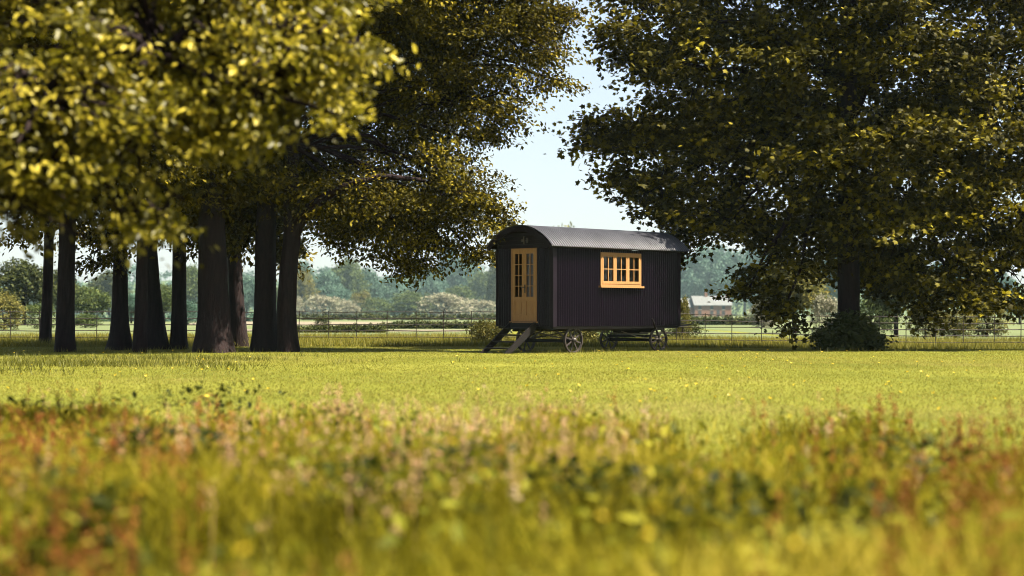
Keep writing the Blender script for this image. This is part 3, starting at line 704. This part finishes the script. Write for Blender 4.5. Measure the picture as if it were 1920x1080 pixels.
# doors
b = MB()
b.box(-.035, .03, DY0 - .0, DY0 + .04, DZ0, DZ1); b.box(-.035, .03, DY1 - .04, DY1, DZ0, DZ1); b.box(-.035, .03, DY0 + .0402, DY1 - .0402, DZ1 - .035, DZ1 - .001)
b.box(-.07, .03, DY0 - .03, DY1 + .03, DZ0 - .04, DZ0 - .003); b.build('door_frame', M['oak'], HUT)
def door(y0, y1, handle_side):
    z0, z1 = DZ0 + .004, DZ1 - .04; xs0, xs1 = -.028, .016; st = .075; b = MB()
    b.box(xs0, xs1, y0, y0 + st, z0, z1); b.box(xs0, xs1, y1 - st, y1, z0, z1)
    gz0 = z0 + .62; gz1 = z1 - .10
    ya, yb = y0 + st + .0004, y1 - st - .0004
    b.box(xs0, xs1, ya, yb, z0, z0 + .15); b.box(xs0, xs1, ya, yb, gz0 - .11, gz0); b.box(xs0, xs1, ya, yb, gz1, z1)
    b.box(-.010, .010, ya, yb, z0 + .1504, gz0 - .1104); b.box(-.020, -.0101, ya + .03, yb - .03, z0 + .18, gz0 - .14)
    d = b.build('door', M['oak'], HUT)
    b = MB(); ym = (ya + yb) / 2; b.box(xs0 + .004, xs1, ym - .011, ym + .011, gz0 + .0004, gz1 - .0004)
    for k in (1, 2, 3):
        z = gz0 + (gz1 - gz0) * k / 4
        b.box(xs0 + .004, xs1, ya, ym - .0114, z - .011, z + .011); b.box(xs0 + .004, xs1, ym + .0114, yb, z - .011, z + .011)
    b.build('glazing_bars', M['oak'], d)
    b = MB(); b.add([(0, ya, gz0), (0, yb, gz0), (0, yb, gz1), (0, ya, gz1)], [(0, 3, 2, 1)]); b.build('glass', M['glass'], d)
    if handle_side:
        yh = y1 - .035 if handle_side > 0 else y0 + .035; b = MB()
        b.box(-.034, -.0285, yh - .02, yh + .02, z0 + .72, z0 + .93); b.tube([(-.034, yh, z0 + .86), (-.075, yh, z0 + .86), (-.075, yh + .1, z0 + .855)], .009, 6)
        b.build('handle', M['cast_iron'], d)
door(DY0 + .042, .9985, 1); door(1.0015, DY1 - .042, 0)
# window of three casements
b = MB(); fx = .045
b.box(WX0, WX0 + fx, -.035, .03, WZ0, WZ1); b.box(WX1 - fx, WX1, -.035, .03, WZ0, WZ1)
b.box(WX0 + fx + .0003, WX1 - fx - .0003, -.035, .03, WZ1 - fx, WZ1); b.box(WX0 + fx + .0003, WX1 - fx - .0003, -.035, .03, WZ0, WZ0 + fx)
win = b.build('window', M['oak'], HUT)
b = MB(); b.box(WX0 - .05, WX1 + .05, -.10, .02, WZ0 - .05, WZ0 - .002); b.build('sill', M['oak'], win)
cw = (WX1 - WX0 - 2 * fx) / 3
for k in range(3):
    x0 = WX0 + fx + k * cw + .003; x1 = x0 + cw - .006; z0, z1 = WZ0 + fx + .003, WZ1 - fx - .003; s_ = .06; b = MB()
    y0, y1 = -.043, .012
    b.box(x0, x0 + s_, y0, y1, z0, z1); b.box(x1 - s_, x1, y0, y1, z0, z1); b.box(x0 + s_ + .0003, x1 - s_ - .0003, y0, y1, z0, z0 + s_ + .01); b.box(x0 + s_ + .0003, x1 - s_ - .0003, y0, y1, z1 - s_, z1)
    xm = (x0 + x1) / 2; zm = z0 + (z1 - z0) * .5
    b.box(xm - .011, xm + .011, y0 + .006, y1, z0 + s_ + .0104, z1 - s_ - .0003); b.box(x0 + s_ + .0003, xm - .0114, y0 + .006, y1, zm - .011, zm + .011); b.box(xm + .0114, x1 - s_ - .0003, y0 + .006, y1, zm - .011, zm + .011)
    b.build('casement', M['oak'], win)
    b = MB(); b.add([(x0 + .02, -.012, z0 + .02), (x1 - .02, -.012, z0 + .02), (x1 - .02, -.012, z1 - .02), (x0 + .02, -.012, z1 - .02)], [(0, 1, 2, 3)]); b.build('glass', M['glass'], win)
for xa, xb in ((WX0 + .03, WX0 + .24), (WX1 - .24, WX1 - .03)):      # curtains drawn aside inside
    b = MB(); nn = 24; Vv = []; Ff = []
    for i in range(nn + 1):
        x = xa + (xb - xa) * i / nn; y = .13 + .02 * math.sin(i * 1.5)
        Vv += [(x, y, WZ0 - .05), (x, y, WZ1)]
    for i in range(nn): Ff.append((2 * i, 2 * i + 2, 2 * i + 3, 2 * i + 1))
    b.add(Vv, Ff); b.build('curtain', M['curtain'], HUT)
# running gear
def wheel(x, y, r, toe=0.0):
    e = MB(); w_ = .035
    e.lathe([(r, -w_), (r, w_), (r - .035, w_), (r - .035, .012), (r - .05, .012), (r - .05, -.012), (r - .035, -.012), (r - .035, -w_)], (0, 0, 0), 'y', 36)
    wh = e.build('wheel', M['cast_iron'], HUT, False); wh.location = (x, y, r - .012); wh.rotation_euler = (0, .3 * x, toe)
    e = MB(); e.lathe([(.0001, -.09), (.05, -.085), (.06, -.03), (.06, .05), (.035, .09), (.0001, .09)], (0, 0, 0), 'y', 16, False); e.build('hub', M['cast_iron'], wh, True)
    for k in range(8):
        t = k * math.pi / 4; c, s2 = math.cos(t), math.sin(t); e = MB()
        e.bar((.05 * c, 0, .05 * s2), ((r - .045) * c, 0, (r - .045) * s2), .022, .036, (-s2, 0, c)); e.build('spoke', M['cast_iron'], wh)
    return wh
for a in ((.86, .12, .335), (.86, 1.80, .335), (4.2, .10, .315, R(-6)), (4.2, 1.88, .315, R(-6))): wheel(*a)
for x, r in ((.86, .30), (4.2, .29)):
    b = MB(); b.bar((x, .16, r), (x, 1.82, r), .075, .085); b.tube([(x, .02, r), (x, 1.96, r)], .022, 8); b.build('axle', M['dark_wood'], HUT)
b = MB()
for y in (.32, 1.66):
    b.bar((.86, y, .34), (.45, y, .56), .05, .04); b.bar((.86, y, .34), (1.32, y, .56), .05, .04)
    b.bar((.86, y, .34), (.86, y, .56), .05, .05)
b.bar((.86, .3, .335), (.1, .9, .56), .04, .035); b.bar((.86, 1.7, .335), (1.9, 1.0, .57), .04, .035)
b.build('axle_braces', M['cast_iron'], HUT)
b = MB(); b.box(3.9, 4.5, .35, 1.65, .36, .43); b.lathe([(.42, .44), (.42, .475), (.34, .475), (.34, .44)], (4.2, 1.0, 0), 'z', 30)
b.box(3.95, 4.45, .5, 1.5, .4756, .553); b.build('turntable', M['dark_wood'], HUT)
b = MB(); b.box(.105, HL - .105, .45, .53, Z0 - .13, Z0 - .0501); b.box(.105, HL - .105, 1.47, 1.55, Z0 - .13, Z0 - .0501); b.build('chassis_beam', M['dark_wood'], HUT)
b = MB()
b.tube([(3.1, .45, .53), (3.5, .3, .40), (3.9, .18, .33), (4.25, .02, .31)], .013, 6); b.tube([(3.0, 1.3, .52), (3.6, .8, .46), (4.3, .3, .45), (4.7, .05, .47)], .012, 6)
b.tube([(3.55, .2, .49), (4.5, .04, .50)], .011, 6); b.tube([(4.0, .02, .40), (4.32, -.03, .24), (4.5, .0, .08)], .012, 6)
b.build('brake_rod', M['steel'], HUT)
b = MB(); b.bar((4.05, -.06, .36), (3.72, -.09, .86), .045, .03); b.build('brake_lever', M['dark_wood'], HUT)
b = MB(); b.bar((4.4, .25, .60), (5.35, -.05, .70), .045, .045); b.bar((4.9, .3, .64), (5.25, .0, .76), .03, .025); b.tube([(5.35, -.05, .70), (5.45, -.09, .72), (5.5, -.05, .77)], .014, 6)
b.build('drawbar', M['cast_iron'], HUT)
# steps stand on the grass in front of the door
ST = empty('wooden_steps', (1.03, 41.07, 0), R(45)); tag(ST, 'dark open wooden steps standing at the door of the shepherd hut', 'steps')
for y in (.51, 1.37):
    b = MB(); V = [(-.085, y, .60), (-.085, y, .775), (-.16, y, .775), (-1.22, y, -.01), (-1.0, y, -.01)]
    V = V + [(a, y + .04, c) for a, _, c in V]
    b.add(V, [(0, 1, 2, 3, 4), (9, 8, 7, 6, 5), (0, 5, 6, 1), (1, 6, 7, 2), (2, 7, 8, 3), (3, 8, 9, 4), (4, 9, 5, 0)]); b.build('stringer', M['dark_wood'], ST)
for k in range(4):
    z = .62 - k * .165; x = -.26 - k * .225; b = MB(); b.box(x - .12, x + .10, .5505, 1.3695, z - .018, z + .018); b.build('tread', M['dark_wood'], ST)
b = MB(); b.box(-.155, -.088, .5505, 1.3695, .60, .757); b.build('riser', M['dark_wood'], ST)

# ------------------------------------------------------------------ grass
def blades(n, xs_, ys_, h, wd, bend, rg, tint, seg=2):
    a = rg.random(n) * 6.283; side = np.stack([np.cos(a), np.sin(a), 0 * a], 1) * (wd / 2)[:, None]
    b2 = rg.random(n) * 6.283; dv = np.stack([np.cos(b2), np.sin(b2), 0 * b2], 1) * (bend * h)[:, None]
    P = np.stack([xs_, ys_, gz(xs_, ys_) - .01], 1); up = np.array([0, 0, 1.0])
    if seg == 1:
        V = np.stack([P - side, P + side, P + up * h[:, None] + dv], 1).reshape(-1, 3)
        i = np.arange(n)[:, None] * 3; return V, i + np.array([[0, 1, 2]]), None, np.repeat(tint, 3)
    Mid = P + up * (h * .55)[:, None] + dv * .3
    V = np.stack([P - side, P + side, Mid - side * .8, Mid + side * .8, P + up * (h * .95)[:, None] + dv], 1).reshape(-1, 3)
    i = np.arange(n)[:, None] * 5
    return V, i + np.array([[2, 3, 4]]), i + np.array([[0, 1, 3, 2]]), np.repeat(tint, 5)

def vnoise(x, y, f, seed=0):
    r = np.random.default_rng(seed); s = 0
    for k in range(6):
        a = r.random() * 6.28; q = f * (.6 + r.random()); s = s + np.sin(x * math.cos(a) * q + y * math.sin(a) * q + r.random() * 6.28)
    return s / 6

def edge(x, y):
    """far edge of the tall meadow, as a depth, by bearing"""
    u = x / np.maximum(y, .1) * F + 960
    return 13.2 - 1.6 * np.clip((u - 900) / 500, 0, 1) + 2.2 * np.clip((500 - u) / 500, 0, 1) + 1.1 * np.sin(u * .013) + .6 * np.sin(u * .031 + 1)
rg = np.random.default_rng(11)
# tall meadow in front
n = 270000; yy = 2.4 + 14.0 * rg.random(n) ** .75; xx = (rg.random(n) * 2 - 1) * (yy * .335 + 4.0)
keep = yy < edge(xx, yy) + rg.normal(size=n) * 2.0 - .9; clump = vnoise(xx, yy, 2.2, 5) + .5 * vnoise(xx, yy, 6, 6)
keep &= (clump + rg.normal(size=n) * .25) > -.42
xx, yy, clump = xx[keep], yy[keep], clump[keep]; n = len(xx)
h = (.13 + .20 * rg.random(n) + .12 * clump) * (1 - .6 * np.clip((yy - edge(xx, yy) + 3.5) / 4.5, 0, 1)); h = np.clip(h, .08, .7)
dry = vnoise(xx, yy, 1.1, 9)
tint = np.clip(.46 + .42 * dry + .25 * vnoise(xx, yy, 4, 12) + .2 * rg.normal(size=n), 0, 1)
V, tr, qu, ti = blades(n, xx, yy, h, .006 + .007 * rg.random(n), .15 + .5 * rg.random(n), rg, tint)
tag(link('meadow_grass', np_mesh('meadow_grass', V, tr, qu, ti), M['grass']), 'tall blurred meadow grass filling the foreground', 'grass', kind='stuff')
# sorrel and grass seed heads
n = 9000; yy = 2.6 + 12.5 * rg.random(n) ** .8; xx = (rg.random(n) * 2 - 1) * (yy * .335 + .6); u = xx / yy * F + 960
pr = .008 + .27 * np.clip((480 - u) / 460, 0, 1) * np.clip((13 - yy) / 4, .2, 1)  + .12 * np.clip((u - 1350) / 450, 0, 1)
keep = (rg.random(n) < pr * (.6 + .8 * (vnoise(xx, yy, 1.7, 21) > -.05))) & (yy < edge(xx, yy) + .3); xx, yy, u = xx[keep], yy[keep], u[keep]; n = len(xx)
hh_ = .20 + .24 * rg.random(n); G0 = np.stack([xx, yy, gz(xx, yy)], 1)
per = 26; t = rg.random((n, per)); P = G0[:, None, :] + np.stack([rg.normal(size=(n, per)) * .010, rg.normal(size=(n, per)) * .010, hh_[:, None] * (.55 + .45 * t)], 2)
P = P.reshape(-1, 3); m_ = len(P)
pink = np.clip(.45 + .4 * np.exp(-((u - 800) / 320) ** 2) - .35 * np.clip((400 - u) / 300, 0, 1) - .3 * np.clip((u - 1400) / 300, 0, 1) + .15 * rg.normal(size=n), 0, 1)
Vs, trs, qus, tis = leaf_cloud(P, rg.normal(size=(m_, 3)) + np.array([0, 0, .5]), rg.normal(size=(m_, 3)), .016 + .012 * rg.random(m_), T_RHOMB, np.repeat(pink, per))
Vb, trb, qub, tib = blades(n, xx, yy, hh_, np.full(n, .006), np.full(n, .04), rg, pink * .8)
trs = np.concatenate([trs, trb + len(Vs)]); qub = qub + len(Vs)
tag(link('sorrel_stalks', np_mesh('sorrel_stalks', np.concatenate([Vs, Vb]), trs, qub, np.concatenate([tis, tib])), M['sorrel']), 'reddish sorrel seed heads rising from the meadow grass', 'sorrel', kind='stuff')
# pale pink seed heads of the flowering grass
n = 7000; yy = 6.0 + 9.5 * rg.random(n); xx = (rg.random(n) * 2 - 1) * (yy * .335 + .6); u = xx / yy * F + 960
pr = (.03 + .40 * np.exp(-((u - 780) / 330) ** 2)) * np.clip((yy - 6) / 2.5, 0, 1); keep = (rg.random(n) < pr * (.5 + .9 * (vnoise(xx, yy, 2.1, 61) > 0))) & (yy < edge(xx, yy) + rg.normal(size=n) * .9)
xx, yy, u = xx[keep], yy[keep], u[keep]; n = len(xx); hh_ = .16 + .22 * rg.random(n)
per = 18; t = rg.random((n, per)); P = np.stack([xx[:, None] + rg.normal(size=(n, per)) * .012, yy[:, None] + rg.normal(size=(n, per)) * .012, gz(xx, yy)[:, None] + hh_[:, None] * (.72 + .28 * t)], 2).reshape(-1, 3); m_ = len(P)
pt = np.clip(.5 + .25 * rg.normal(size=n), 0, 1)
Vs, trs, qus, tis = leaf_cloud(P, rg.normal(size=(m_, 3)) + np.array([0, 0, .8]), rg.normal(size=(m_, 3)), .012 + .010 * rg.random(m_), T_RHOMB, np.repeat(pt, per))
Vb, trb, qub, tib = blades(n, xx, yy, hh_, np.full(n, .005), np.full(n, .04), rg, pt)
tag(link('grass_flowers', np_mesh('grass_flowers', np.concatenate([Vs, Vb]), np.concatenate([trs, trb + len(Vs)]), qub + len(Vs), np.concatenate([tis, tib])), M['pinkseed']), 'pale pink flower heads of the tall grass', 'grass', kind='stuff')
# broad leaved herbs between the blades
n = 6500; yy = 2.6 + 12 * rg.random(n) ** .8; xx = (rg.random(n) * 2 - 1) * (yy * .335 + .6); keep = (yy < edge(xx, yy) - .5) & (vnoise(xx, yy, 2.6, 71) + rg.normal(size=n) * .2 > .02); xx, yy = xx[keep], yy[keep]; n = len(xx)
P = np.stack([xx, yy, gz(xx, yy) + .08 + .22 * rg.random(n)], 1); D = rg.normal(size=(n, 3)); D[:, 2] = np.abs(D[:, 2]) * .6
ht = np.clip(.5 + .3 * vnoise(xx, yy, 1.5, 73) + .25 * rg.normal(size=n), 0, 1)
dk = []                                                          # added dark leaf clumps, their tint painting the shaded gaps in the meadow
for px, py, q in [(665, 930, .20), (1150, 925, .34), (1090, 925, .2), (850, 885, .22), (370, 850, .26), (245, 850, .18), (170, 985, .14), (1400, 960, .22), (395, 748, .5), (1700, 870, .3), (60, 930, .2), (1620, 990, .2)]:
    Yc = (EYE - .2) * F / (py - HOR); k = 120; dk.append(np.stack([X(px, Yc) + rg.normal(size=k) * q * .6, Yc + rg.normal(size=k) * q * .6, .06 + .26 * rg.random(k)], 1))
dk = np.concatenate(dk); P = np.concatenate([P, dk]); D = np.concatenate([D, rg.normal(size=dk.shape) * np.array([1, 1, .5]) + np.array([0, 0, .6])]); ht = np.concatenate([ht, .12 * rg.random(len(dk))]); n = len(P)
V, tr, qu, ti = leaf_cloud(P, D, rg.normal(size=(n, 3)) * .4 + np.array([0, 0, 1]), .04 + .05 * rg.random(n), T_OVAL, ht)
tag(link('meadow_herbs', np_mesh('meadow_herbs', V, tr, qu, ti), M['herb']), 'broad leaved green weeds growing among the meadow grass', 'weeds', kind='stuff')
# mown lawn
n = 640000; yy = 7.5 + 44 * rg.random(n) ** .85; xx = (rg.random(n) * 2 - 1) * (yy * .335 + 7.0)
patch = vnoise(xx, yy, .5, 31) + .6 * vnoise(xx, yy, 1.7, 32) + .7 * vnoise(xx * .18, yy, 1.3, 33) + .4 * vnoise(xx, yy, 5, 34); keep = (yy > edge(xx, yy) - 1.5) & ((patch + rg.normal(size=n) * .5) > -1.0)
xx, yy, patch = xx[keep], yy[keep], patch[keep]; n = len(xx)
h = .018 + .026 * rg.random(n) + .010 * patch; tint = np.clip(.55 + .36 * patch + .11 * rg.normal(size=n), 0, 1)
V, tr, qu, ti = blades(n, xx, yy, np.clip(h, .015, .2), .010 + .010 * rg.random(n), .4 + .6 * rg.random(n), rg, tint, 1)
tag(link('lawn_grass', np_mesh('lawn_grass', V, tr, qu, ti), M['lawn_grass']), 'short sunlit mown grass around the hut', 'grass', kind='stuff')
# rough grass along the fence and round trunks, wheels
n = 150000; yy = 49.5 + 23 * rg.random(n) ** 1.3; xx = (rg.random(n) * 2 - 1) * (yy * .335 + 7)
h = .10 + .22 * rg.random(n) ** 2 + .10 * np.clip(vnoise(xx, yy, .9, 41), 0, 1) * np.clip((yy - 51) / 3, 0, 1)
tint = np.clip(.5 + .3 * vnoise(xx, yy, .4, 42) + .22 * rg.normal(size=n), 0, 1)
V, tr, qu, ti = blades(n, xx, yy, h, .014 + .012 * rg.random(n), .2 + .4 * rg.random(n), rg, tint, 1)
V2, T2, t2 = [V], [tr], [ti]; cnt = len(V)
k = 9000; ax = -8.5 + rg.normal(size=k) * 2.2; ay = 33 + rg.normal(size=k) * 2.6          # an unmown patch at the left, its darker tint standing in for tree shade
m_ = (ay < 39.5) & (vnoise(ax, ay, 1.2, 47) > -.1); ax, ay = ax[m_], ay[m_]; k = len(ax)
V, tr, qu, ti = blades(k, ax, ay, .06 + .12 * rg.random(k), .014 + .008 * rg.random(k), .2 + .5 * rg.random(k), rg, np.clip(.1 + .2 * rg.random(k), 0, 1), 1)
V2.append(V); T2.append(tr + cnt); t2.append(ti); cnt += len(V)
spots = [(1.03 + .7071 * (a - b_), 41.07 + .7071 * (a + b_), .35) for a, b_ in ((.86, .12), (.86, 1.8), (4.2, .1), (4.2, 1.88), (2, .3), (3, .5), (2.5, 1.5), (1.5, 1.7), (.2, .2))]
spots += [(X(g[0], EYE * F / (g[1] - HOR)), EYE * F / (g[1] - HOR), .6) for g in grove] + [(X(1592, 44.4), 44.4, 1.3)]
for sx, sy, sr in spots:
    k = int(260 * sr); ax = sx + rg.normal(size=k) * sr * .7; ay = sy + rg.normal(size=k) * sr * .7
    V, tr, qu, ti = blades(k, ax, ay, .05 + .12 * rg.random(k), .012 + .008 * rg.random(k), .2 + .5 * rg.random(k), rg, np.clip(.4 + .25 * rg.normal(size=k), 0, 1), 1)
    V2.append(V); T2.append(tr + cnt); t2.append(ti); cnt += len(V)
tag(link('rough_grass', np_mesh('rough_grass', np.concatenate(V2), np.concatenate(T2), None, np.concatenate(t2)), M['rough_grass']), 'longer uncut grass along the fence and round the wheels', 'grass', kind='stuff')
# buttercups
def flower_mesh(h, r):
    V = [(0, 0, h - r * .25)]; Fc = []
    for k in range(5):
        a = k * 1.2566; i = len(V)
        V += [(r * .6 * math.cos(a - .5), r * .6 * math.sin(a - .5), h), (r * math.cos(a), r * math.sin(a), h + r * .35), (r * .6 * math.cos(a + .5), r * .6 * math.sin(a + .5), h)]
        Fc.append((0, i, i + 1, i + 2))
    me = bpy.data.meshes.new('buttercup'); me.from_pydata(V, [], Fc); me.update(); me.materials.append(M['petal'])
    at = me.attributes.new('tint', 'FLOAT', 'POINT'); at.data.foreach_set('value', np.full(len(V), .5, dtype=np.float32)); return me
def stem_mesh(h):
    b = MB(); b.tube([(0, 0, -.02), (.006, 0, h * .5), (0, 0, h - .003)], .0022, 5); me = bpy.data.meshes.new('stem'); me.from_pydata(b.v, [], b.f); me.update(); me.materials.append(M['rough_grass']); return me
tallF, tallS, lowF, lowS = flower_mesh(.46, .016), stem_mesh(.46), flower_mesh(.075, .019), stem_mesh(.075)
for px, py in [(1375, 1020), (1325, 982), (1270, 958), (1086, 832), (1130, 852), (1160, 880), (500, 936), (572, 1056), (576, 1002), (818, 832), (1465, 850), (1420, 870), (1262, 850), (930, 900), (1690, 900), (240, 930), (700, 850), (1010, 960)]:
    Yf = (EYE - .46) * F / (py - HOR); x = X(px, Yf); o = link('buttercup', tallF, None, None, (x, Yf, float(gz(x, Yf)))); o.rotation_euler = (R(random.uniform(-25, 10)), R(random.uniform(-15, 15)), random.random() * 6)
    tag(o, 'blurred yellow buttercup on a tall stem in the foreground meadow', 'flower', 'buttercups in the tall meadow'); link('stem', tallS, None, o)
rdf = random.Random(77)
for k in range(150):
    Yf = rdf.uniform(16, 42); u = rdf.choice([rdf.uniform(0, 520), rdf.uniform(850, 1900), rdf.uniform(850, 1900)]); x = X(u, Yf); o = link('buttercup', lowF, None, None, (x, Yf, float(gz(x, Yf)))); o.rotation_euler = (R(rdf.uniform(-40, 0)), R(rdf.uniform(-20, 20)), rdf.random() * 6); q = rdf.uniform(.8, 1.5); o.scale = (q, q, q)
    tag(o, 'tiny yellow buttercup in the mown lawn', 'flower', 'buttercups on the lawn'); link('stem', lowS, None, o)

# ------------------------------------------------------------------ air
b = MB(); b.box(-2000, 2000, -60, 1900, -1.5, 62)
m, n_, out = new_mat('pale_haze'); pv = n_.nodes.new('ShaderNodeVolumePrincipled'); n_.links.new(pv.outputs[0], out.inputs['Volume'])
pv.inputs['Color'].default_value = (.62, .86, .95, 1); pv.inputs['Density'].default_value = .00007; pv.inputs['Anisotropy'].default_value = 0.0
tag(b.build('haze', m), kind='stuff')
